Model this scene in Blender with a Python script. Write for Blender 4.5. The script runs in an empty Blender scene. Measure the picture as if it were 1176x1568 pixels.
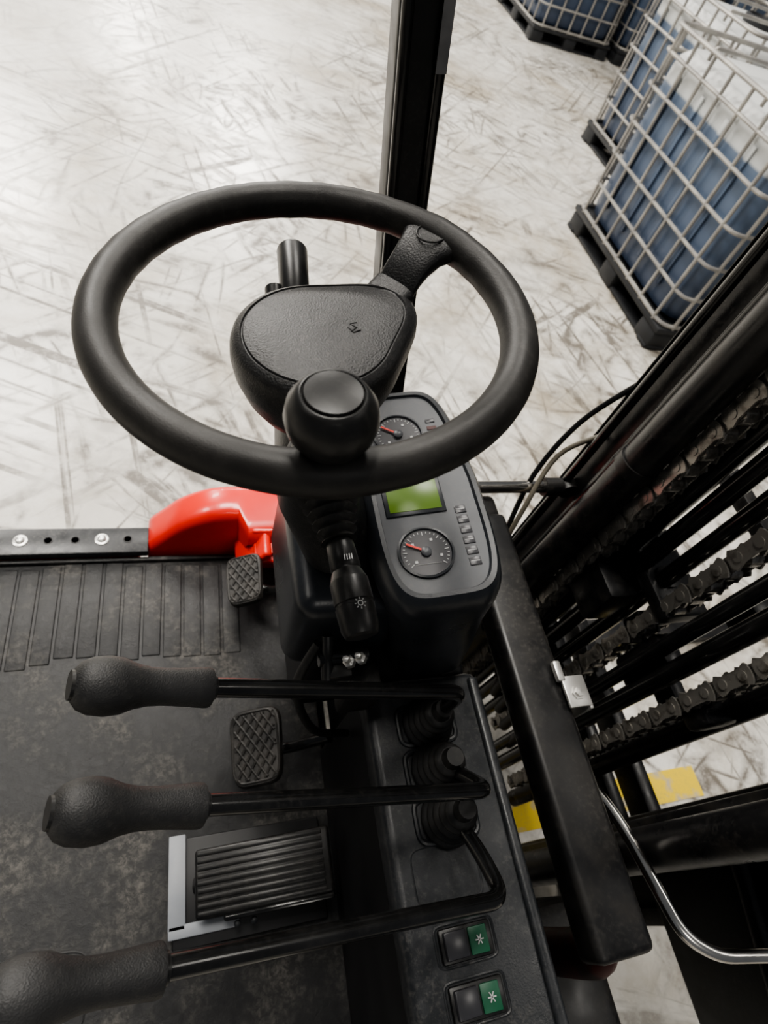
import bpy, bmesh, math, random
from mathutils import Vector, Matrix
random.seed(4)
H=1.70
def W(x,y,d): return Vector((x,y,H-d))

# ------------------------------------------------------------------ materials
def nt(name):
    m=bpy.data.materials.new(name); m.use_nodes=True
    t=m.node_tree; b=t.nodes['Principled BSDF']
    return m,t,b
def N(t,typ,**kw):
    n=t.nodes.new(typ)
    for k,v in kw.items():
        if k in n.inputs.keys(): n.inputs[k].default_value=v
        else: setattr(n,k,v)
    return n
def ramp(t,src,stops,interp='LINEAR'):
    r=t.nodes.new('ShaderNodeValToRGB'); r.color_ramp.interpolation=interp
    e=r.color_ramp.elements
    while len(e)>1: e.remove(e[-1])
    e[0].position=stops[0][0]; e[0].color=stops[0][1]
    for p,c in stops[1:]:
        x=e.new(p); x.color=c
    t.links.new(src,r.inputs[0]); return r
def g(v): return (v,v,v,1)
def pmat(name,col,rough=.5,metal=0,col2=None,cscale=12,cpos=(.45,.6),bump=0,bscale=300,rvar=0,coat=0,spec=.5,dust=0):
    m,t,b=nt(name)
    b.inputs['Base Color'].default_value=(*col,1)
    b.inputs['Roughness'].default_value=rough
    b.inputs['Metallic'].default_value=metal
    b.inputs['Coat Weight'].default_value=coat
    b.inputs['Specular IOR Level'].default_value=spec
    tc=N(t,'ShaderNodeTexCoord')
    n=N(t,'ShaderNodeTexNoise',Scale=cscale,Detail=6.0)
    t.links.new(tc.outputs['Object'],n.inputs['Vector'])
    c2=col2 or tuple(min(1,c*1.25+.002) for c in col)
    r=ramp(t,n.outputs['Fac'],[(cpos[0],(*col,1)),(cpos[1],(*c2,1))])
    src=r.outputs[0]
    if dust:
        n3=N(t,'ShaderNodeTexNoise',Scale=160.0,Detail=5.0,Roughness=.7); t.links.new(tc.outputs['Object'],n3.inputs['Vector'])
        n4=N(t,'ShaderNodeTexNoise',Scale=9.0,Detail=3.0); t.links.new(tc.outputs['Object'],n4.inputs['Vector'])
        a=ramp(t,n3.outputs['Fac'],[(.5,g(0)),(.72,g(dust))]); c=ramp(t,n4.outputs['Fac'],[(.4,g(.2)),(.65,g(1))])
        mm=N(t,'ShaderNodeMath',operation='MULTIPLY'); t.links.new(a.outputs[0],mm.inputs[0]); t.links.new(c.outputs[0],mm.inputs[1])
        mx=N(t,'ShaderNodeMix',data_type='RGBA'); t.links.new(mm.outputs[0],mx.inputs[0]); t.links.new(src,mx.inputs[6]); mx.inputs[7].default_value=(.20,.185,.165,1)
        src=mx.outputs[2]
    t.links.new(src,b.inputs['Base Color'])
    if rvar:
        rr=ramp(t,n.outputs['Fac'],[(.3,g(max(0,rough-rvar))),(.7,g(rough+rvar))])
        t.links.new(rr.outputs[0],b.inputs['Roughness'])
    if bump:
        n2=N(t,'ShaderNodeTexNoise',Scale=bscale,Detail=2.0)
        t.links.new(tc.outputs['Object'],n2.inputs['Vector'])
        bp=N(t,'ShaderNodeBump',Strength=bump,Distance=.0006)
        t.links.new(n2.outputs['Fac'],bp.inputs['Height'])
        t.links.new(bp.outputs[0],b.inputs['Normal'])
    return m
M_rim=pmat('rim_foam',(.019,.0175,.016),.5,bump=.25,bscale=700,rvar=.06,cscale=30,dust=.14)
M_hub=pmat('hub_textured_plastic',(.015,.015,.0155),.41,bump=.9,bscale=650,dust=.18)
M_smooth=pmat('smooth_black_plastic',(.011,.011,.011),.36,bump=.1,bscale=500,dust=.14)
M_knob=pmat('lever_grip_plastic',(.020,.020,.0205),.5,bump=.8,bscale=800,dust=.12)
M_gloss=pmat('gloss_black_steel',(.006,.006,.006),.22,coat=.3,rvar=.06,cscale=25,dust=.1)
M_dash=pmat('dash_plastic',(.017,.019,.0215),.36,col2=(.023,.025,.028),cscale=60,bump=.3,bscale=500,rvar=.06,dust=.3)
M_pod=pmat('pod_plastic',(.021,.024,.029),.30,bump=.15,bscale=600,rvar=.04,dust=.2)
M_podface=pmat('cluster_face',(.06,.064,.072),.38,dust=.2)
M_gauge=pmat('gauge_face',(.04,.04,.045),.3)
M_white=pmat('white_print',(.45,.45,.45),.5)
M_red=pmat('red_needle',(.7,.03,.015),.4)
M_paint=pmat('red_paint',(.70,.016,.008),.32,col2=(.78,.025,.012),coat=.2,cscale=5)
M_dred=pmat('dusty_red_paint',(.06,.007,.006),.5,col2=(.02,.008,.008),cscale=20)
M_dark=pmat('dark_frame_paint',(.007,.007,.0075),.42,col2=(.013,.012,.011),cscale=20,rvar=.1,dust=.15)
M_mast=pmat('mast_paint',(.008,.008,.009),.34,col2=(.028,.025,.021),cscale=30,cpos=(.52,.78),rvar=.1,dust=.2)
M_chain=pmat('oiled_chain_steel',(.30,.285,.26),.26,metal=.6,col2=(.09,.08,.065),cpos=(.5,.72),rvar=.08,cscale=60)
M_chrome=pmat('chrome',(.55,.53,.50),.18,metal=1,rvar=.05)
M_zinc=pmat('zinc_plate',(.55,.54,.52),.35,metal=.8,col2=(.7,.69,.66))
M_rubber=pmat('black_rubber',(.010,.010,.010),.5,col2=(.018,.017,.016),cscale=40,bump=.2,dust=.15)
M_pedal=pmat('worn_pedal_rubber',(.016,.015,.014),.45,col2=(.032,.029,.026),cscale=30,bump=.3,dust=.3)
M_acc=pmat('accelerator_rubber',(.006,.006,.006),.36,col2=(.014,.013,.012),cscale=40,dust=.2)
M_green=pmat('switch_green',(.006,.080,.038),.45)
M_grey=pmat('grey_plate',(.27,.285,.31),.5,col2=(.32,.33,.35))
M_pallet=pmat('pallet_black_plastic',(.012,.013,.015),.55,cscale=6)
M_galv=pmat('galvanised_tube',(.26,.25,.235),.42,metal=.3,col2=(.36,.345,.315),cscale=8)
M_hose=pmat('beige_cable',(.09,.08,.06),.5)
M_blue=pmat('blue_cable',(.01,.05,.22),.4)
M_label=pmat('grey_label',(.26,.26,.27),.5,col2=(.22,.22,.23),cscale=50)
M_floorsteel=pmat('underdash_steel',(.006,.006,.007),.5)
M_lcd,t,b=nt('lcd_green'); b.inputs['Base Color'].default_value=(.11,.19,.03,1); b.inputs['Roughness'].default_value=.3
b.inputs['Emission Color'].default_value=(.24,.45,.04,1); b.inputs['Emission Strength'].default_value=.09
# floor mat rubber
M_mat,t,b=nt('dusty_rubber_mat')
tc=N(t,'ShaderNodeTexCoord')
n=N(t,'ShaderNodeTexNoise',Scale=80.0,Detail=8.0,Roughness=.78,Distortion=.4); t.links.new(tc.outputs['Object'],n.inputs['Vector'])
n2=N(t,'ShaderNodeTexNoise',Scale=6.5,Detail=6.0,Roughness=.65); t.links.new(tc.outputs['Object'],n2.inputs['Vector'])
ra=ramp(t,n.outputs['Fac'],[(.45,g(.12)),(.66,g(1))]); rb=ramp(t,n2.outputs['Fac'],[(.48,g(.06)),(.66,g(1))])
mu=N(t,'ShaderNodeMath',operation='MULTIPLY'); t.links.new(ra.outputs[0],mu.inputs[0]); t.links.new(rb.outputs[0],mu.inputs[1])
mx=N(t,'ShaderNodeMix',data_type='RGBA'); t.links.new(mu.outputs[0],mx.inputs[0])
mx.inputs[6].default_value=(.012,.0125,.0135,1); mx.inputs[7].default_value=(.15,.14,.125,1)
t.links.new(mx.outputs[2],b.inputs['Base Color'])
rr=ramp(t,n2.outputs['Fac'],[(.35,g(.34)),(.65,g(.6))]); t.links.new(rr.outputs[0],b.inputs['Roughness'])
bp=N(t,'ShaderNodeBump',Strength=.5,Distance=.003); t.links.new(n.outputs['Fac'],bp.inputs['Height']); t.links.new(bp.outputs[0],b.inputs['Normal'])
# concrete
M_conc,t,b=nt('scuffed_concrete')
tc=N(t,'ShaderNodeTexCoord')
def streakn(rot,sx,sy,scale,detail,dist,rough,off):
    m1=N(t,'ShaderNodeMapping'); m1.inputs['Rotation'].default_value=(0,0,math.radians(rot)); t.links.new(tc.outputs['Object'],m1.inputs['Vector'])
    m2=N(t,'ShaderNodeMapping'); m2.inputs['Scale'].default_value=(sx,sy,1); m2.inputs['Location'].default_value=(off,off*1.7,0); t.links.new(m1.outputs[0],m2.inputs['Vector'])
    n=N(t,'ShaderNodeTexNoise',Scale=scale,Detail=float(detail),Distortion=dist,Roughness=rough); t.links.new(m2.outputs[0],n.inputs['Vector']); return n
def noise(scale,detail,rough,off,dist=0.): return streakn(0,1,1,scale,detail,dist,rough,off)
def mth(op,a,bb):
    n=N(t,'ShaderNodeMath',operation=op)
    for i,x in enumerate((a,bb)):
        if isinstance(x,(int,float)): n.inputs[i].default_value=x
        else: t.links.new(x,n.inputs[i])
    return n.outputs[0]
patch=ramp(t,noise(.75,5,.55,3).outputs['Fac'],[(.38,g(.45)),(.56,g(1))]).outputs[0]
gr=ramp(t,noise(18,6,.75,2).outputs['Fac'],[(.34,g(.40)),(.54,g(1))]).outputs[0]
tot=None
def acc(v):
    global tot
    tot=v if tot is None else mth('MAXIMUM',tot,v)
for rot,off,sc,ml,wd,w in ((10,2,1.0,6,.17,.85),(-40,7,1.15,6,.16,.9),(62,12,.95,6,.17,.85),(100,17,1.2,6,.16,.8),(35,25,.9,7,.15,.85)):
    f=streakn(rot,.5,2.4,sc,2,.25,.5,off).outputs['Fac']
    fr=mth('FRACT',mth('MULTIPLY',f,float(ml)),0)
    d=mth('ABSOLUTE',mth('SUBTRACT',fr,.5),0)
    ln=ramp(t,d,[(.0,g(w)),(wd*.4,g(w*.55)),(wd,g(0))]).outputs[0]
    m2=ramp(t,noise(1.7,7,.7,off+9).outputs['Fac'],[(.465,g(0)),(.57,g(1))]).outputs[0]
    acc(mth('MULTIPLY',ln,m2))
for rot,off,w,fx,fy in ((20,0,.75,1.1,10),(-38,5,.8,1.2,12),(72,9,.8,1.0,11),(48,14,.7,1.3,14)):
    s=ramp(t,streakn(rot,fx,fy,1.15,6,.3,.62,off).outputs['Fac'],[(.53,g(0)),(.62,g(w))]).outputs[0]
    m2=ramp(t,noise(1.4,5,.6,off+3).outputs['Fac'],[(.475,g(.0)),(.585,g(1))]).outputs[0]
    acc(mth('MULTIPLY',s,m2))
for rot,off,fx,fy in ((25,40,.3,22),(-55,45,.35,26),(80,50,.3,24)):
    s=ramp(t,streakn(rot,fx,fy,1.0,3,.1,.5,off).outputs['Fac'],[(.59,g(0)),(.64,g(.8))]).outputs[0]
    m2=ramp(t,noise(1.1,5,.6,off+3).outputs['Fac'],[(.46,g(.0)),(.55,g(1))]).outputs[0]
    acc(mth('MULTIPLY',s,m2))
fac=mth('MULTIPLY',mth('MULTIPLY',tot,patch),gr)
fac=mth('MINIMUM',mth('MULTIPLY',fac,1.25),.86)
basec=ramp(t,noise(2.5,7,.6,1).outputs['Fac'],[(.3,(.52,.495,.445,1)),(.52,(.66,.64,.59,1)),(.75,(.76,.74,.70,1))]).outputs[0]
blot=ramp(t,noise(1.0,9,.72,8,.3).outputs['Fac'],[(.47,g(0)),(.65,g(.8))]).outputs[0]
m1=N(t,'ShaderNodeMix',data_type='RGBA'); t.links.new(blot,m1.inputs[0]); t.links.new(basec,m1.inputs[6]); m1.inputs[7].default_value=(.34,.29,.215,1)
m3=N(t,'ShaderNodeMix',data_type='RGBA'); t.links.new(fac,m3.inputs[0]); t.links.new(m1.outputs[2],m3.inputs[6]); m3.inputs[7].default_value=(.075,.060,.045,1)
t.links.new(m3.outputs[2],b.inputs['Base Color'])
rr=ramp(t,fac,[(0,g(.27)),(1,g(.5))]); t.links.new(rr.outputs[0],b.inputs['Roughness'])
M_yellow=pmat('yellow_floor_paint',(.70,.50,.02),.55,col2=(.42,.36,.25),cscale=14,cpos=(.52,.62),dust=.6)
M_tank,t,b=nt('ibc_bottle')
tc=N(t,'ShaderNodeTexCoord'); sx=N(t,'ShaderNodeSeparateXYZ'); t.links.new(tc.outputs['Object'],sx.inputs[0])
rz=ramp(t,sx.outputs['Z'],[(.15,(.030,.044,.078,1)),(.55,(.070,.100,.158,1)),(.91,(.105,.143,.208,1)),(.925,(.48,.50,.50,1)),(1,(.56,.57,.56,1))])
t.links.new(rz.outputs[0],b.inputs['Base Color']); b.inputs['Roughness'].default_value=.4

# ------------------------------------------------------------------ mesh builder
class MB:
    def __init__(s): s.v=[];s.f=[];s.m=[];s.mats=[]
    def mi(s,mat):
        if mat not in s.mats: s.mats.append(mat)
        return s.mats.index(mat)
    def add(s,vs,fs,mat,M=None):
        o=len(s.v); k=s.mi(mat)
        for v in vs:
            v=Vector(v); s.v.append(M@v if M else v)
        for f in fs: s.f.append([i+o for i in f]); s.m.append(k)
    def box(s,c,size,mat,bevel=0,M=None,rot=None,seg=2):
        bm=bmesh.new(); bmesh.ops.create_cube(bm,size=1)
        for v in bm.verts: v.co=Vector((v.co.x*size[0],v.co.y*size[1],v.co.z*size[2]))
        if bevel: bmesh.ops.bevel(bm,geom=bm.edges[:],offset=bevel,segments=seg,affect='EDGES',profile=.5)
        T=Matrix.Translation(Vector(c))
        if rot is not None: T=T@rot.to_4x4()
        if M is not None: T=M@T
        bm.verts.index_update()
        s.add([v.co.copy() for v in bm.verts],[[v.index for v in f.verts] for f in bm.faces],mat,T); bm.free()
    def rings(s,rs,mat,caps=True,closed=False,M=None,cap_mat=None):
        n=len(rs[0]); vs=[p for r in rs for p in r]; fs=[]
        k=len(rs)
        for i in range(k if closed else k-1):
            a=i*n; c=((i+1)%k)*n
            for j in range(n):
                j2=(j+1)%n; fs.append([a+j,a+j2,c+j2,c+j])
        s.add(vs,fs,mat,M)
        if caps and not closed:
            s.add(list(rs[0]),[list(range(n))[::-1]],mat,M)
            s.add(list(rs[-1]),[list(range(n))],cap_mat or mat,M)
    def tube(s,pts,r,mat,seg=14,closed=False,caps=True,M=None,flat=None,up=None):
        pts=[Vector(p) for p in pts]; n=len(pts)
        rad=r if isinstance(r,(list,tuple)) else [r]*n
        tans=[]
        for i in range(n):
            a=pts[(i-1)%n] if (closed or i>0) else pts[i]; c=pts[(i+1)%n] if (closed or i<n-1) else pts[i]
            tt=(c-a); tans.append(tt.normalized() if tt.length>1e-9 else Vector((0,0,1)))
        t0=tans[0]; u=Vector(up) if up else (Vector((0,0,1)) if abs(t0.z)<.9 else Vector((1,0,0)))
        u=(u-t0*u.dot(t0)).normalized(); rs=[]
        for i in range(n):
            tt=tans[i]; u=(u-tt*u.dot(tt)).normalized(); w=tt.cross(u)
            fl=flat if flat else (1,1)
            rs.append([pts[i]+rad[i]*(math.cos(2*math.pi*j/seg)*u*fl[0]+math.sin(2*math.pi*j/seg)*w*fl[1]) for j in range(seg)])
        s.rings(rs,mat,caps,closed,M)
    def lathe(s,prof,mat,origin=(0,0,0),axis=(0,0,1),seg=32,M=None,cap_mat=None):
        ax=Vector(axis).normalized(); q=Vector((0,0,1)).rotation_difference(ax)
        o=Vector(origin)
        rs=[[o+q@Vector((r*math.cos(2*math.pi*j/seg),r*math.sin(2*math.pi*j/seg),h)) for j in range(seg)] for r,h in prof]
        s.rings(rs,mat,True,False,M,cap_mat)
    def build(s,name,origin=None,angle=38,MW=None,parent=None):
        me=bpy.data.meshes.new(name)
        o=Vector(origin) if origin is not None else Vector((0,0,0))
        me.from_pydata([v-o for v in s.v],[],s.f)
        for m in s.mats: me.materials.append(m)
        for p,k in zip(me.polygons,s.m): p.material_index=k; p.use_smooth=True
        bm=bmesh.new(); bm.from_mesh(me); bmesh.ops.recalc_face_normals(bm,faces=bm.faces[:]); bm.to_mesh(me); bm.free()
        me.set_sharp_from_angle(angle=math.radians(angle))
        ob=bpy.data.objects.new(name,me); bpy.context.scene.collection.objects.link(ob)
        if parent is not None: ob.parent=parent
        if MW is not None: ob.matrix_world=MW
        else: ob.location=o
        return ob
def fillet(pts,r,n=6):
    pts=[Vector(p) for p in pts]; out=[pts[0]]
    for i in range(1,len(pts)-1):
        p=pts[i]; a=(pts[i-1]-p); b=(pts[i+1]-p); rr=min(r,a.length*.45,b.length*.45)
        A=p+a.normalized()*rr; B=p+b.normalized()*rr
        for k in range(n+1):
            u=k/n; out.append(A*(1-u)**2+p*2*u*(1-u)+B*u*u)
    out.append(pts[-1]); return out
def smooth(pts,n=6,closed=False):
    pts=[Vector(p) for p in pts]; out=[]; L=len(pts)
    rng=range(L) if closed else range(L-1)
    for i in rng:
        g_=lambda k: pts[k%L] if closed else pts[max(0,min(L-1,k))]
        p0,p1,p2,p3=g_(i-1),g_(i),g_(i+1),g_(i+2)
        for k in range(n):
            u=k/n
            out.append(.5*((2*p1)+(p2-p0)*u+(2*p0-5*p1+4*p2-p3)*u*u+(3*p1-p0-3*p2+p3)*u**3))
    if not closed: out.append(pts[-1])
    return out
def se(a,b,n=4,cnt=48):
    o=[]
    for k in range(cnt):
        th=2*math.pi*k/cnt; c=math.cos(th); s_=math.sin(th)
        o.append((a*math.copysign(abs(c)**(2/n),c),b*math.copysign(abs(s_)**(2/n),s_)))
    return o

# ------------------------------------------------------------------ floor
mb=MB(); mb.add([(-14,-14,0),(22,-14,0),(22,26,0),(-14,26,0)],[[0,1,2,3]],M_conc); mb.build('floor')
mb=MB(); mb.box((.99,.095,.001),(1.10,.09,.002),M_yellow); mb.build('floor_marking',origin=(1.02,.1,0))

# ------------------------------------------------------------------ steering wheel
C=W(.0906,.3703,.2744); ta=.1358
n=Vector((-math.sin(ta),.005,math.cos(ta))).normalized()
u=(Vector((1,0,0))-n*n.x).normalized(); v=n.cross(u)
MWh=Matrix.Translation(C)@Matrix((u,v,n)).transposed().to_4x4()
mb=MB(); R=.157; SA,KA=40,-94
pts=[];rad=[]
for k in range(144):
    th=2*math.pi*k/144; pts.append((R*math.cos(th),R*math.sin(th),0)); 
    rr=.0148+.0002*math.sin(th*36)*(1 if math.cos(th-1.6)>.2 else 0)
    for sa in (SA,KA):
        d=abs((math.degrees(th)-sa+180)%360-180); rr+=.0012*max(0,1-d/14)
    rad.append(rr)
mb.tube(pts,rad,M_rim,seg=24,closed=True,up=(0,0,1))
def spoke(ang,stn,mat):
    ca,sa=math.cos(math.radians(ang)),math.sin(math.radians(ang)); rs=[]
    for r,w,th_,z in stn:
        rs.append([Vector((r*ca-a*sa,r*sa+a*ca,z+b_)) for a,b_ in se(w/2,th_/2,3.5,28)])
    mb.rings(rs,mat)
HZ=-.034
spoke(SA,[(.080,.040,.020,HZ+.001),(.099,.043,.020,HZ+.006),(.1005,.041,.018,HZ+.006)],M_hub)
spoke(SA,[(.0995,.037,.014,HZ+.007),(.1025,.038,.016,HZ+.010),(.110,.038,.017,-.016),(.120,.040,.017,-.009),(.132,.046,.017,-.003),(.144,.058,.018,.000),(.153,.070,.016,.001)],M_hub)
spoke(KA,[(.045,.036,.015,HZ-.012),(.09,.038,.015,-.024),(.12,.044,.015,-.009),(.135,.052,.016,-.003),(.150,.060,.015,.0)],M_hub)
ca,sa=math.cos(math.radians(SA)),math.sin(math.radians(SA))
mb.tube([(.143*ca+.0125*math.cos(k*math.pi/16),.143*sa+.0125*math.sin(k*math.pi/16),.0088-.10*(0 if (.0125*math.cos(k*math.pi/16-math.radians(SA)))>0 else -.0125*math.cos(k*math.pi/16-math.radians(SA)))*1.0) for k in range(32)],.0009,M_hub,seg=6,closed=True)
def hub_r(th):
    d=abs((math.degrees(th)-(SA-8)+180)%360-180)
    return .0690+.034*math.exp(-(d/29)**2)
def hub_ring(s_,z,k=1):
    return [Vector((hub_r(2*math.pi*j/96)*s_*math.cos(2*math.pi*j/96),hub_r(2*math.pi*j/96)*s_*math.sin(2*math.pi*j/96),z+HZ)) for j in range(96)]
prof=[(.55,-.062),(.76,-.055),(.88,-.040),(.975,-.020),(1.0,-.006),(.99,.003),(.965,.008),(.93,.0110),(.865,.0135),(.852,.0121),(.84,.0121),(.827,.0138),(.7,.0160),(.5,.0180),(.25,.019),(.02,.0195)]
mb.rings([hub_ring(a,z) for a,z in prof],M_hub)
for pp in ([(.026,-.006),(.031,-.001),(.026,.003),(.032,.005)],[(.024,-.001),(.028,-.007),(.034,-.004)]):
    mb.tube([(x,y,.0184+HZ) for x,y in pp],.0007,M_smooth,seg=6)
ka=math.radians(KA); kx,ky=.143*math.cos(ka),.143*math.sin(ka)
mb.lathe([(.017,-.004),(.017,.003),(.0140,.006),(.0150,.012),(.0210,.018),(.0265,.027),(.0280,.036),(.0264,.045),(.0222,.0515),(.0196,.0542),(.0185,.0544),(.0180,.0532),(.0174,.0534),(.0165,.0556),(.010,.0566),(.002,.0568)],M_smooth,(kx,ky,0),seg=44)
for s_ in (-1,1): mb.box((kx+s_*.017,ky,.006),(.012,.02,.012),M_hub,.003)
mb.build('steering_wheel',MW=MWh)

# ------------------------------------------------------------------ column, stalks
mb=MB()
def ringat(cx,cy,d,a,b,nn=3,cnt=40): return [W(cx+x,cy+y,d) for x,y in se(a,b,nn,cnt)]
mb.rings([ringat(.110,.372,.36,.030,.034),ringat(.110,.372,.37,.036,.045),ringat(.114,.372,.42,.040,.052),ringat(.128,.372,.50,.045,.058),ringat(.165,.372,.575,.050,.07)],M_hub)
mb.build('steering_column_cover')
def stalk(A,B,rs,mat_head,bell=None):
    mb=MB(); A=Vector(A);B=Vector(B)
    if bell:
        Bq=A.lerp(B,bell[0]); pts=[];rad=[]
        nb=bell[3]
        for k in range(nb*4+1):
            uu=k/(nb*4); pts.append(A.lerp(Bq,uu)); rad.append(bell[1]+(bell[2]-bell[1])*uu+.0022*math.cos(k*math.pi/2))
        mb.tube(pts,rad,M_rubber,seg=24)
        A2=Bq
    else: A2=A
    pts=[A2.lerp(B,q[0]) for q in rs]; mb.tube(pts,[q[1] for q in rs],mat_head,seg=28)
    return mb
A=W(.108,.300,.395);B=W(.123,.160,.410)
mb=stalk(A,B,[(0,.0105),(.02,.0115),(.3,.0125),(.32,.0115),(.34,.0125),(.42,.015),(.44,.0158),(.66,.016),(.67,.015),(.69,.015),(.70,.016),(.92,.0152),(.985,.013),(1,.009)],M_smooth,(.42,.029,.013,7))
d=(B-A).normalized(); side=Vector((1,0,0)); side=(side-d*side.dot(d)).normalized(); up_=side.cross(d)
if up_.z<0: up_=-up_
P0=A.lerp(B,.84)+up_*.0158
for k in range(8):
    a=k*math.pi/4; mb.tube([P0+(side*math.cos(a)+d*math.sin(a))*.0032,P0+(side*math.cos(a)+d*math.sin(a))*.0046],.0004,M_white,seg=5)
mb.tube([P0+(side*math.cos(k*math.pi/6)+d*math.sin(k*math.pi/6))*.002 for k in range(12)],.0004,M_white,seg=5,closed=True)
P1=A.lerp(B,.56)+up_*.0140
for k in range(4): mb.box(P1+side*(.002*k-.003),(.0008,.005,.0006),M_white)
mb.build('light_switch_stalk',origin=A)
A=W(.096,.43,.372);B=W(.098,.562,.345)
mb=stalk(A,B,[(0,.010),(.25,.011),(.32,.014),(.97,.0158),(.985,.0150),(1,.0130)],M_smooth)
mb.tube([W(.079,.47,.372),W(.078,.515,.362)],[.010,.0095],M_smooth)
P0=A.lerp(B,.78)+Vector((0,0.003,.0152))
mb.tube([P0+Vector((-.004,.012,.0015)),P0+Vector((0,-.008,-.001)),P0+Vector((.004,.012,.0015))],.0004,M_white,seg=5)
mb.build('direction_selector_stalk',origin=A)

# ------------------------------------------------------------------ instrument pod
mb=MB()
def pd(x): return .50-.22*(x-.25)
def pring(cx,a,b,off,nn=4.5,cy=.378,tap=.0):
    o=[]
    for x,y in se(a,b,nn,72):
        k=1-tap*max(0,y/b)
        X=cx+x*k; o.append(Vector((X,cy+y,H-(pd(X)+off))))
    return o
def sring(cx,a,b,d,nn=4): return [W(cx+x,.378+y,d) for x,y in se(a,b,nn,72)]
rs=[sring(.322,.066,.143,.765),sring(.300,.068,.148,.68),sring(.272,.070,.152,.58),pring(.258,.071,.155,.035,tap=.12),pring(.255,.070,.154,.018,tap=.16),pring(.253,.066,.150,.006,tap=.18),pring(.253,.061,.145,.0,tap=.2),pring(.253,.056,.140,.0005,tap=.2),pring(.253,.0545,.1385,.004,tap=.2)]
mb.rings(rs,M_pod,caps=False)
fr=pring(.253,.0545,.1385,.004,tap=.2); mb.add(fr,[list(range(72))],M_podface)
def PP(x,y,h=0): return Vector((x,y,H-(pd(x)+.004)+h))
tilt=Matrix.Rotation(-math.atan(.22),3,'Y')
def pbox(x,y,sx,sy,h,mat,bev=.001,z=0): mb.box(PP(x,y,z),(sx,sy,h),mat,bev,rot=tilt)
nrm=tilt@Vector((0,0,1))
def gauge(x,y,r,na):
    c=PP(x,y); mb.lathe([(r*1.08,0),(r*1.08,.003),(r,.0035),(r*.97,.0015),(r*.96,.0012)],M_pod,c,nrm,40,cap_mat=M_gauge)
    for k in range(25):
        a=math.radians(-130+k*260/24); L=.16 if k%4==0 else .08
        p=c+tilt@Vector((math.sin(a)*r*(.88-L/2),math.cos(a)*r*(.88-L/2),.0016))
        mb.box(p,(.0009,L*r,.0005),M_white,rot=tilt@Matrix.Rotation(-a,3,'Z'))
    for k in range(4):
        a=math.radians(-130+k*80); p=c+tilt@Vector((math.sin(a)*r*.58,math.cos(a)*r*.58,.0016)); mb.box(p,(.003,.003,.0004),M_white,rot=tilt)
    a=math.radians(na); p=c+tilt@Vector((math.sin(a)*r*.4,math.cos(a)*r*.4,.0035))
    mb.box(p,(.0022,r*.8,.001),M_red,rot=tilt@Matrix.Rotation(-a,3,'Z'))
    mb.lathe([(r*.2,0),(r*.2,.004),(r*.14,.0052),(.0005,.0055)],M_podface,c,nrm,20)
    mb.tube([c+tilt@Vector((-r*.5,-r*.5,.0016)),c+tilt@Vector((r*.5,-r*.5,.0016))],.0003,M_white,seg=4)
gauge(.2385,.288,.029,-60); gauge(.240,.455,.029,-55)
pbox(.239,.367,.070,.060,.004,M_pod,.0015); pbox(.239,.367,.060,.050,.0052,M_lcd,.0004)
for k in range(6): pbox(.288,.270+k*.0135,.013,.010,.002,M_gauge,.0006); pbox(.288,.270+k*.0135,.010,.0008,.0024,M_white,0)
for k in range(5): pbox(.283,.425+k*.012,.012,.006,.002,M_dred if k%2 else M_gauge,.0004)
mb.build('instrument_cluster',origin=W(.30,.378,.78))

# ------------------------------------------------------------------ dashboard console
mb=MB()
def slab(x0,x1,y0,y1,d0,d1,mat,bev,seg=4): mb.box(W((x0+x1)/2,(y0+y1)/2,(d0+d1)/2),(x1-x0,y1-y0,d1-d0),mat,bev,seg=seg)
slab(.215,.390,-.50,.235,.763,.805,M_dash,.014)
slab(.372,.388,-.50,.225,.757,.78,M_dash,.006)
slab(.225,.385,-.50,.235,.80,1.16,M_floorsteel,.01)
slab(.25,.385,.235,.50,.785,1.16,M_floorsteel,.01)
slab(.108,.25,.262,.475,.585,.76,M_pod,.025,5)
slab(.15,.25,.275,.465,.75,1.0,M_floorsteel,.02)
pl=[Vector((x,y,0)) for x,y in se(.042,.030,6,40)]
mb.tube([W(.283,-.003,.7632)+p for p in pl],.0014,M_dash,seg=6,closed=True)
for y in (.168,.111,.054):
    mb.tube([W(.297,y,.7625)+Vector((x,yy,0)) for x,yy in se(.040,.025,5,36)],.0035,M_dash,seg=8,closed=True)
mb.tube([W(.20,.235,.66),W(.14,.235,.66)],.010,M_gloss); mb.tube([W(.15,.255,.64),W(.15,.20,.68)],.007,M_smooth)
mb.box(W(.165,.225,.685),(.03,.03,.05),M_dark,.005); mb.box(W(.20,.22,.73),(.05,.05,.07),M_dark,.006)
for p in ((.165,.215,.62),(.185,.225,.64)): mb.lathe([(.007,-.008),(.007,.0),(.004,.002),(.004,.01),(.001,.011)],M_zinc,W(*p),(-.6,0,1),6)
mb.tube(smooth([W(.14,.25,.65),W(.12,.22,.72),W(.16,.2,.85),W(.22,.2,.9)],5),.006,M_rubber)
for k in range(7):
    y=.22-k*.06; r=.006+.0015*(k%3)
    mb.tube(smooth([W(.386,y+.03,.84),W(.405,y,.82),W(.412,y-.02,.88),W(.403,y-.02,1.05),W(.388,y-.03,1.2)],5),r,M_rubber)
for k in range(6):
    c=W(.405,.24-k*.048,.83+.012*(k%2)); mb.lathe([(.008,-.01),(.008,.0),(.006,.001),(.006,.010),(.002,.011)],M_zinc,c,(.4,.2,1),6)
mb.build('dashboard_console',origin=W(.3,0,.96))
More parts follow.
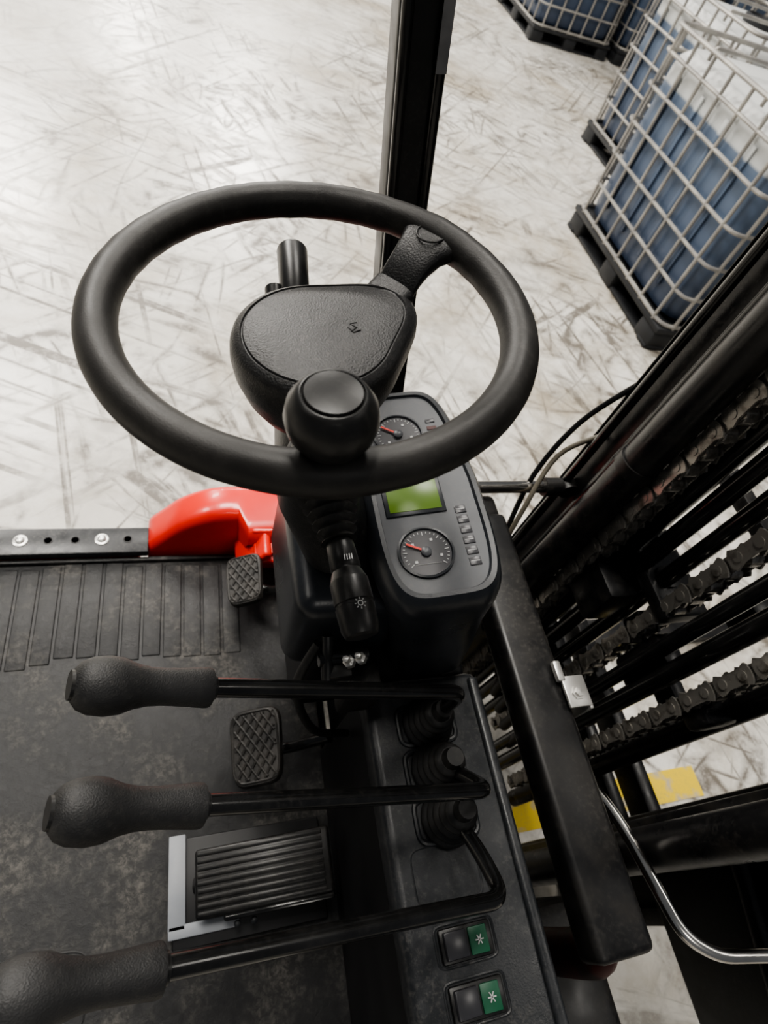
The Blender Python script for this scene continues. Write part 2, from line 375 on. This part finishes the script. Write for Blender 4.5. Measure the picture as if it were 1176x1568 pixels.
def switch(x,y):
    mb=MB()
    mb.tube([W(x,y,.763)+Vector((a,b,0)) for a,b in se(.036,.0195,8,40)],.0016,M_dash,seg=6,closed=True)
    mb.box(W(x,y,.762),(.064,.033,.008),M_smooth,.003)
    mb.box(W(x-.014,y,.7585),(.028,.026,.008),M_gauge,.002,rot=Matrix.Rotation(.12,3,'Y'))
    mb.box(W(x+.0135,y,.7585),(.022,.026,.008),M_green,.0015,rot=Matrix.Rotation(-.12,3,'Y'))
    for a in (0,60,120):
        rm=Matrix.Rotation(math.radians(a),3,'Z'); mb.box(W(x+.0135,y,.7538),(.010,.0012,.0012),M_white,rot=rm)
    mb.build('rocker_switch',origin=W(x,y,.765))
switch(.289,-.071); switch(.289,-.122)

# ------------------------------------------------------------------ hydraulic levers
def lever(tipK,dirEnd,bend,base,ks=1.0):
    mb=MB(); K=Vector(tipK);E=Vector(bend);B=Vector(base)
    d=(E-K).normalized(); GL=.111
    prof=[(0,.004),(.0015,.013),(.006,.0185),(.014,.0222),(.026,.0236),(.037,.0222),(.048,.0180),(.059,.0158),(.071,.0153),(.083,.0158),(.097,.0167),(.108,.0174),(.1105,.0168),(GL,.0155)]
    mb.tube([K+d*h for h,r in prof],[r*ks for h,r in prof],M_knob,seg=32)
    mb.tube([K+d*.0045,K-d*.0012],[.012,.0115],M_smooth,seg=24)
    path=fillet([K+d*(GL-.004),E]+[Vector(p) for p in dirEnd]+[B+Vector((0,0,.03))],.022,7)
    mb.tube(path,.0088,M_gloss,seg=18)
    mb.tube([K+d*(GL-.001),K+d*(GL+.004)],.011,M_smooth)
    pts=[];rad=[]
    for k in range(0,33):
        uu=k/32; pts.append(B+Vector((0,0,.004+.058*uu))); rad.append(.032*(1-uu)+.014*uu+.0045*abs(math.sin(k*math.pi/6.4)))
    mb.tube(pts,rad,M_rubber,seg=28)
    mb.tube([B+Vector((0,0,.058)),B+Vector((0,0,.075))],[.014,.011],M_rubber)
    return mb.build('hydraulic_lever',origin=B)
lever(W(-.091,.170,.489),[],W(.303,.172,.640),W(.297,.168,.765))
lever(W(-.098,.083,.500),[],W(.318,.066,.665),W(.297,.111,.765))
lever(W(-.128,-.018,.515),[W(.306,.005,.70)],W(.306,-.036,.672),W(.297,.054,.765))

# ------------------------------------------------------------------ floor mat, pedals, accelerator
mb=MB()
FZ=1.15
mb.box(W(-.355,.13,FZ+.012),(1.17,1.06,.024),M_mat,.006)
for k in range(15):
    x=-.46+k*.038; dy=random.uniform(-.010,.010); mb.box(W(x,.545+dy,FZ+.0012),(.034,.205,.0055),M_mat,.0027,seg=3)
mb.box(W(-.36,.655,FZ-.004),(1.02,.010,.012),M_mat,.004)
for (x0,y0,a,b_) in ((-.25,-.05,.10,.05),(-.42,.12,.07,.10)):
    mb.tube([W(x0,y0,FZ+.0012)+Vector((x,y,0)) for x,y in se(a,b_,6,40)],.0022,M_mat,seg=6,closed=True)
mb.build('floor_mat',origin=W(-.3,.2,FZ))
mb=MB()
mb.box(W(-.35,.13,FZ+.075),(1.20,1.06,.10),M_dark,.01)
mb.box(W(-.44,.12,1.41),(1.0,.85,.34),M_dark,.02)
mb.box(W(.10,.12,1.38),(.55,.30,.24),M_dark,.02)
mb.box(W(-.47,.683,1.172),(.72,.058,.05),M_paint,.006)
mb.build('forklift_chassis',origin=W(-.3,.16,1.5))
mb=MB()
mb.box(W(-.46,.689,1.13),(.74,.062,.020),M_dash,.004)
for k in range(14):
    x=-.131-.049*k
    if k%3==1:
        mb.lathe([(.0135,0),(.0135,.002),(.0125,.0025),(.0085,.003),(.008,.006),(.0055,.008),(.001,.0085)],M_zinc,W(x,.69,1.1205),seg=20)
    else:
        mb.lathe([(.0085,0),(.0085,.0012),(.007,.0014),(.006,.0002)],M_floorsteel,W(x,.69,1.1202),seg=18)
mb.build('step_rail',origin=W(-.46,.69,1.14))

def pedal(name,c,sx,sy,ang,arm):
    mb=MB(); Rr=Matrix.Rotation(-ang,4,'Y'); M=Matrix.Translation(c)@Rr
    rs=[]
    for s_,z in ((.92,-.012),(1,-.008),(1,.0),(.96,.004),(.88,.0045)): rs.append([Vector((x*s_*(1+.12*(y/sy)),y*s_,z)) for x,y in se(sx/2,sy/2,5,44)])
    mb.rings(rs,M_pedal,M=M)
    for sgn in (1,-1):
        for k in range(-6,7):
            o=k*.024; pts=[]
            for q in range(-40,41):
                s_=q*.003; x=s_*.55; y=s_*.83*sgn+o
                if abs(x)<sx*.40*(1+.1*y/sy) and abs(y)<sy*.43: pts.append(Vector((x,y,.0058)))
            if len(pts)>3: mb.tube(pts[::max(1,len(pts)//3)]+[pts[-1]],.0022,M_pedal,seg=6,M=M)
    mb.tube([Vector((x*.9,y*.9,.0050)) for x,y in se(sx/2,sy/2,5,44)],.002,M_pedal,seg=6,closed=True,M=M)
    mb.tube(fillet([c+Vector((.01,0,-.012))]+arm,.03),.0095,M_gloss,seg=12)
    mb.tube([c+Vector((.0,0,-.010)),c+Vector((.018,0,-.016))],.016,M_dark)
    mb.build(name,origin=c)
c=W(.098,.230,1.045); pedal('brake_pedal',c,.088,.125,.42,[W(.15,.225,1.07),W(.215,.22,1.0)])
c=W(.093,.538,1.03); pedal('inching_pedal',c,.070,.106,.42,[W(.14,.52,1.05),W(.20,.48,.95)])
mb=MB()
mb.box(W(.085,.045,1.140),(.24,.150,.012),M_floorsteel,.004)
mb.box(W(-.028,.060,1.1315),(.026,.130,.006),M_grey,.002); mb.box(W(.012,-.006,1.1315),(.105,.018,.006),M_grey,.002)
Mx=Matrix.Translation(W(.104,.050,1.090))@Matrix.Rotation(-.17,4,'Y')
mb.box((0,0,0),(.212,.094,.016),M_acc,.005,M=Mx,seg=3)
for k in range(9): mb.box((-.004,-.040+k*.010,.0085),(.195,.0072,.003),M_acc,.0012,M=Mx)
mb.box((.02,-.050,-.01),(.17,.010,.03),M_gloss,.004,M=Mx)
mb.box((.0,-.03,-.028),(.06,.03,.04),M_dark,.004,M=Mx)
mb.tube([W(.0,.05,1.13),W(.06,.05,1.10)],.012,M_dark)
for x in (.06,.085): mb.lathe([(.005,0),(.005,.004),(.003,.005),(.001,.005)],M_dash,W(x,-.010,1.104),(0,-.6,1),seg=12)
mb.build('accelerator_pedal',origin=W(.06,.04,1.14))

# ------------------------------------------------------------------ red fender + tyre
mb=MB()
prof=smooth([(-.094,1.150,0),(-.090,1.118,0),(-.064,1.084,0),(-.02,1.035,0),(.04,1.004,0),(.12,.998,0),(.20,.995,0),(.28,1.0,0),(.34,1.015,0)],5)
rs=[]
for p in prof:
    x,dd=p[0],p[1]
    solid=x<.095
    yi=.668 if solid else .62
    bot=1.175 if solid else dd+.04
    rs.append([W(x,yi,max(dd+.03,bot-.001)),W(x,yi,dd+.024),W(x,yi+.005,dd+.009),W(x,yi+.018,dd+.001),W(x,yi+.035,dd),W(x,.73,dd),W(x,.742,dd+.004),W(x,.748,dd+.014),W(x,.748,max(dd+.03,bot-.001))])
mb.rings(rs,M_paint)
mb.box(W(.19,.635,1.08),(.16,.016,.16),M_paint,.005)
mb.box(W(.115,.622,1.055),(.018,.09,.11),M_paint,.006,rot=Matrix.Rotation(.5,3,'Y'))
mb.box(W(.150,.60,1.035),(.07,.05,.012),M_paint,.004)
mb.tube([W(.150,.60,1.045),W(.150,.60,1.018)],.012,M_paint,seg=14)
mb.build('front_fender',origin=W(.2,.67,1.0),angle=50)
def tyre(yc,sg):
    mb=MB()
    prof=[(.15,-.10),(.27,-.105),(.30,-.085),(.31,-.05),(.31,.05),(.30,.085),(.27,.105),(.15,.10)]
    mb.lathe(prof,M_rubber,W(.42,yc,1.39),(0,1,0),56)
    mb.lathe([(.16,-.0),(.16,.108),(.14,.108),(.12,.07),(.05,.07),(.045,.11),(.01,.11)],M_dred,W(.42,yc,1.39),(0,sg,0),40)
    for k in range(28):
        a=k*2*math.pi/28; rm=Matrix.Rotation(a,3,'Y')
        for s_ in (-.055,.055): mb.box(W(.42,yc+s_,1.39)+rm@Vector((0,0,.300)),(.035,.07,.012),M_rubber,.004,rot=rm@Matrix.Rotation(.3*(1 if s_>0 else -1),3,'Z'))
    mb.build('front_tyre',origin=W(.42,yc,1.7))
tyre(.775,1)

# ------------------------------------------------------------------ overhead guard
mb=MB()
P0=W(.322,.655,.79); P1=W(.163,.70,-.10)
ax=(P1-P0).normalized(); sx_=Vector((1,0,0)); sx_=(sx_-ax*sx_.dot(ax)).normalized(); sy_=ax.cross(sx_)
Mp=Matrix((sx_,sy_,ax)).transposed().to_4x4(); Mp.translation=P0
L=(P1-P0).length
w,dp=.052,.042
def pil(z,a=w,b_=dp): return [Vector((x,y,z)) for x,y in se(a/2,b_/2,10,40)]
mb.rings([pil(0),pil(L)],M_dark,M=Mp)
for s_ in (-1,1): mb.box((s_*.0190,-dp/2-.003,L*.5+.19),(.012,.010,L-.38),M_gloss,.004,M=Mp,seg=3)
ring0=[]
for k in range(13):
    a=math.pi*k/12; ring0.append((.0135*math.cos(a),-.0135*math.sin(a)+.385))
out=[(-.025,.390),(-.025,.0),(.025,.0),(.025,.390)]
poly=[Vector((x,-dp/2-.0075,z)) for x,z in ring0+out]; poly2=[p+Vector((0,.010,0)) for p in poly]
mb.rings([poly,poly2],M_dark,M=Mp)
mb.box((.0190,-dp/2-.0085,.72),(.0115,.001,.24),M_label,.0003,M=Mp)
mb.build('overhead_guard_pillar',origin=P0)
mb=MB()  # unseen guard roof, added with dense slats to shade the cab
for y in (.70,-.10): mb.box(W(-.42,y,-.14),(1.22,.06,.07),M_dark,.01)
for x in (.16,-1.0): mb.box(W(x,.30,-.14),(.06,.86,.07),M_dark,.01)
for k in range(14): mb.box(W(.09-.08*k,.30,-.13),(.022,.78,.05),M_dark,.004)
for y in (.70,-.10): mb.tube([W(-1.0,y,-.14),W(-1.06,y,1.15)],.03,M_dark)
mb.build('unseen_guard_roof_shade',origin=W(-.4,.3,-.14))

# ------------------------------------------------------------------ front cowl frame beam
mb=MB()
mb.box(W(.462,.182,.745),(.078,.605,.05),M_dark,.010,seg=3)
mb.box(W(.485,.17,.80),(.012,.58,.10),M_dark,.003)
mb.box(W(.465,.50,.90),(.07,.06,.34),M_dark,.012)
mb.tube(smooth([W(.465,-.07,.765),W(.465,-.108,.785),W(.465,-.118,.83),W(.465,-.118,1.0)],6),.028,M_dred,flat=(1,.8))
mb.box(W(.43,.42,.735),(.012,.10,.045),M_dred,.003)
mb.box(W(.51,-.25,1.14),(.18,.36,.28),M_dark,.02)
mb.build('front_cowl_frame',origin=W(.47,.16,.8))
mb=MB()
mb.box(W(.508,.175,.712),(.036,.044,.006),M_zinc,.002); mb.box(W(.524,.172,.735),(.006,.046,.05),M_zinc,.002)
mb.box(W(.49,.205,.712),(.012,.03,.010),M_zinc,.003)
mb.lathe([(.010,0),(.010,.002),(.0065,.0022),(.0065,.006),(.001,.007)],M_zinc,W(.508,.172,.709),seg=6)
mb.build('zinc_bracket',origin=W(.508,.175,.712))
mb=MB()
mb.tube(fillet([W(.505,.14,.81),W(.565,.02,.80),W(.600,-.125,.80),W(.640,-.155,.80),W(.80,-.185,.80)],.04,8),.0085,M_chrome,seg=16)
mb.build('grab_handle',origin=W(.6,-.1,.8))
mb=MB()
mb.tube([W(.44,.535,.72),W(.60,.538,.72)],.011,M_chrome); mb.tube([W(.595,.538,.72),W(.63,.538,.72)],.017,M_dark)
mb.lathe([(.018,-.012),(.018,.012)],M_dark,W(.645,.538,.72),(0,1,0),20)
mb.build('tilt_cylinder_rod',origin=W(.5,.53,.72))

# ------------------------------------------------------------------ mast
mast=bpy.data.objects.new('forklift_mast',None); bpy.context.scene.collection.objects.link(mast)
mb=MB()
ZB,ZT=.0,2.35
def vbox(x0,x1,y0,y1,mat=M_mast,z0=ZB,z1=ZT,bev=.004): mb.box(((x0+x1)/2,(y0+y1)/2,(z0+z1)/2),(x1-x0,y1-y0,z1-z0),mat,bev)
def channel(x0,x1,y0,y1,side):
    yw=(y1-.014,y1) if side>0 else (y0,y0+.014)
    vbox(x0,x1,*yw); vbox(x0,x0+.018,y0,y1); vbox(x1-.018,x1,y0,y1)
channel(.66,.79,.515,.582,1); channel(.675,.80,.44,.505,1)
channel(.66,.79,-.060,.013,-1); channel(.80,.88,-.052,.022,-1)
for y in (.445,-.028):
    mb.tube([(.625,y,ZB+.05),(.625,y,1.75)],.030,M_mast,seg=28); mb.tube([(.625,y,1.74),(.625,y,1.78)],.033,M_dark,seg=28)
    mb.tube([(.625,y,1.78),(.625,y,ZT)],.018,M_chrome,seg=24)
    mb.tube([(.625,y,1.15),(.625,y,1.17)],.033,M_dark,seg=28)
for x,y,r in ((.70,.400,.018),(.70,.360,.015),(.72,.325,.014),(.70,.190,.016),(.69,.225,.013),(.655,.50,.012),(.64,.545,.008),(.78,.122,.020)):
    mb.tube([(x,y,.2),(x,y,ZT)],r,M_gloss if r<.02 else M_mast,seg=18)
def tie(z,h,x0,x1,y0=-.03,y1=.56): mb.box(((x0+x1)/2,(y0+y1)/2,z),(x1-x0,y1-y0,h),M_mast,.006)
tie(.93,.09,.80,.83,.30,.56); tie(.55,.06,.79,.82); tie(2.25,.12,.79,.82)
mb.box(W(.76,.13,.74),(.10,.05,.05),M_mast,.01); mb.box(W(.74,.33,.70),(.09,.14,.03),M_mast,.01)
mb.box(W(.70,.38,.78),(.10,.12,.10),M_mast,.015); mb.box(W(.73,.23,.80),(.04,.06,.12),M_mast,.01)
mb.box(W(.80,.24,.86),(.03,.20,.05),M_mast,.006); mb.box(W(.78,.24,.62),(.05,.05,.06),M_dark,.01)
mb.lathe([(.02,0),(.02,.006),(.012,.008),(.011,.002)],M_dark,W(.73,.33,.685),seg=20)
mb.box(W(.865,-.20,.97),(.02,.25,.44),M_dark,.008); mb.box(W(.83,-.19,.80),(.06,.24,.025),M_mast,.006)
mb.tube([W(.84,-.28,.95),W(.84,-.05,.90)],.02,M_mast)
mb.tube(smooth([W(.66,.56,.60),W(.60,.56,.66),W(.55,.50,.74),W(.53,.46,.84),W(.52,.42,1.0)],6),.0045,M_hose)
mb.tube(smooth([W(.67,.58,.50),W(.62,.585,.60),W(.57,.55,.70),W(.54,.49,.80)],6),.005,M_gloss)
mb.tube(smooth([W(.78,.20,.5),W(.80,.17,.62),W(.80,.15,.72),W(.79,.14,.8)],6),.006,M_blue)
for k in range(4): mb.tube(smooth([W(.53,.42-k*.045,.95),W(.58,.38-k*.045,.88),W(.63,.35-k*.045,.96),W(.70,.34-k*.04,1.3)],6),.012,M_rubber)
mb.build('mast_rails',origin=(.72,.27,ZB),parent=mast)
def chain(name,x,y,z0,z1,s=1.55):
    mb=MB(); p=.0230*s; nlk=int((z1-z0)/p)
    for i in range(nlk):
        z=z0+i*p
        mb.tube([(x-.0135*s,y,z),(x+.0135*s,y,z)],.0045*s,M_chain,seg=12)
        mb.tube([(x-.0070*s,y,z),(x-.0060*s,y,z),(x+.0060*s,y,z),(x+.0070*s,y,z)],[.0080*s,.0088*s,.0088*s,.0080*s],M_chain,seg=16)
        for o in ((-.0115,.0115) if i%2 else (-.0085,.0085)):
            ring=[]
            for k in range(20):
                a=2*math.pi*k/20; sn=math.sin(a); cs=math.cos(a)
                zz=math.copysign(p*.5,sn)*(1 if abs(sn)>.35 else abs(sn)/.35)+.0100*s*(sn if abs(sn)>.35 else 0)
                yy=cs*.0115*s if abs(sn)>.35 else math.copysign(.0066*s,cs)
                ring.append((yy,zz))
            r0=[Vector((x+(o-.0012)*s,y+a,z+p/2+b_)) for a,b_ in ring]; r1=[v_+Vector((.0024*s,0,0)) for v_ in r0]
            mb.rings([r0,r1],M_chain)
    mb.build(name,origin=(x,y,z0),parent=mast)
chain('chain_1',.72,.280,.35,1.7,1.7); chain('chain_2',.72,.145,.35,1.7,1.6); chain('chain_3',.655,.405,.35,2.1)
mb=MB()
for z in (.16,.50): mb.box((.92,.27,z),(.035,.95,.07),M_mast,.006)
for y in (-.16,.70): mb.box((.92,y,.60),(.03,.03,.95),M_mast,.004)
mb.box((.92,.27,1.07),(.03,.89,.03),M_mast,.004)
for y in (-.05,.48,.59): mb.box((.92,y,.78),(.014,.02,.56),M_mast,.003)
for y in (-.12,.60):
    mb.box((.955,y,.32),(.035,.11,.56),M_dark,.006); mb.box((1.47,y,.0175),(1.06,.11,.035),M_dark,.008)
mb.build('fork_carriage',origin=(.92,.27,.0))

# ------------------------------------------------------------------ IBC tanks
def ibc(x,y,z=0,w=1.0,dp=1.2):
    mb=MB(); cx,cy=w/2,dp/2
    for fx in (.08,cx,w-.08):
        for fy in (.09,cy,dp-.09): mb.box((fx,fy,.055),(.15,.17,.11),M_pallet,.02)
    for fx in (.08,cx,w-.08): mb.box((fx,cy,.012),(.12,dp,.024),M_pallet,.006)
    for fy in (.06,dp-.06): mb.box((cx,fy,.012),(w,.10,.024),M_pallet,.006)
    mb.box((cx,cy,.125),(w,dp,.035),M_pallet,.01)
    rs=[]
    for s_,zz in ((.90,.15),(.965,.17),(.985,.22),(.985,.98),(.97,1.03),(.90,1.075),(.6,1.085),(.2,1.09)):
        rs.append([Vector((cx+a*s_,cy+b_*s_,zz)) for a,b_ in se(cx-.035,cy-.035,9,64)])
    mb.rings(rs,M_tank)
    for k in range(1,5):
        yy=dp*k/5; mb.box((.034,yy,.62),(.014,.03,.72),M_tank,.005)
    mb.lathe([(.11,1.085),(.11,1.13),(.095,1.14),(.09,1.125),(.01,1.125)],M_pallet,(cx,cy,0),seg=28)
    rt=.0100
    def ringz(zz,r=rt): mb.tube([Vector((cx+a,cy+b_,zz)) for a,b_ in se(cx-.012,cy-.012,16,72)],r,M_galv,seg=8,closed=True)
    for zz in (.155,.33,.51,.69,.87,1.03,1.14): ringz(zz,.012 if zz>1.1 or zz<.2 else rt)
    nv=7
    for k in range(nv):
        yy=.10+(dp-.20)*k/(nv-1)
        for xx in (.012,w-.012): mb.tube([(xx,yy,.14),(xx,yy,1.14)],rt,M_galv,seg=8)
    for k in range(6):
        xx=.10+(w-.20)*k/5
        for yy in (.012,dp-.012): mb.tube([(xx,yy,.14),(xx,yy,1.14)],rt,M_galv,seg=8)
    for yy in (.35,.85): mb.tube(fillet([(.012,yy,1.10),(.012,yy,1.155),(w-.012,yy,1.155),(w-.012,yy,1.10)],.03),rt,M_galv,seg=8)
    ob=mb.build('ibc_tank',origin=(0,0,0)); ob.location=(x,y,z); return ob
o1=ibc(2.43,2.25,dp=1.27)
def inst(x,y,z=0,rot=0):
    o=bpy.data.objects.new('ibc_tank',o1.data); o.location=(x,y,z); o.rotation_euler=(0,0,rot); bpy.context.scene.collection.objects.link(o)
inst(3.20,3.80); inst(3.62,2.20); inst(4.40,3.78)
inst(3.50,7.35); inst(4.60,7.35); inst(5.75,7.35); inst(3.50,7.35,1.17); inst(4.60,7.35,1.17)

# ------------------------------------------------------------------ lights (warehouse high-bay lamps)
w=bpy.data.worlds.new('world'); bpy.context.scene.world=w; w.use_nodes=True
w.node_tree.nodes['Background'].inputs[0].default_value=(.90,.94,1,1); w.node_tree.nodes['Background'].inputs[1].default_value=.13
def lamp(x,y,z,p,s=1.6,col=(1,.955,.885)):
    l=bpy.data.lights.new('high_bay_lamp','AREA'); l.energy=p; l.size=s; l.shape='SQUARE'; l.color=col
    o=bpy.data.objects.new('high_bay_lamp',l); o.location=(x,y,z); bpy.context.scene.collection.objects.link(o)
for x,y,p in ((-.8,2.2,420),(-3,8,560),(2.0,5.5,270),(1.2,18,1800),(-4.2,14.7,1650),(-2,25,1600),(-5,2,280),(5,0,100),(0,-5,70)):
    lamp(x,y,7.0,p)

# ------------------------------------------------------------------ camera
F=Vector((.950,-.005,.312)).normalized(); Lv=Vector((-.178,-.828,.531)); Lv=(Lv-F*F.dot(Lv)).normalized(); D=-F.cross(Lv)
if D.z<0: D=-D
right=Vector((F.x,Lv.x,-D.x)); dwn=Vector((F.y,Lv.y,-D.y)); fwd=Vector((F.z,Lv.z,-D.z))
cam=bpy.data.cameras.new('camera'); co=bpy.data.objects.new('camera',cam); bpy.context.scene.collection.objects.link(co)
Mc=Matrix((right,-dwn,-fwd)).transposed().to_4x4(); Mc.translation=(0,0,H); co.matrix_world=Mc
cam.sensor_fit='VERTICAL'; cam.sensor_height=36; cam.sensor_width=27; cam.lens=887/1568*36; cam.clip_start=.02; cam.clip_end=100
cam.dof.use_dof=True; cam.dof.focus_distance=.56; cam.dof.aperture_fstop=8.0
bpy.context.scene.camera=co
bpy.context.scene.view_settings.view_transform='AgX'
bpy.context.scene.view_settings.look='AgX - Medium High Contrast'
bpy.context.scene.view_settings.exposure=.05
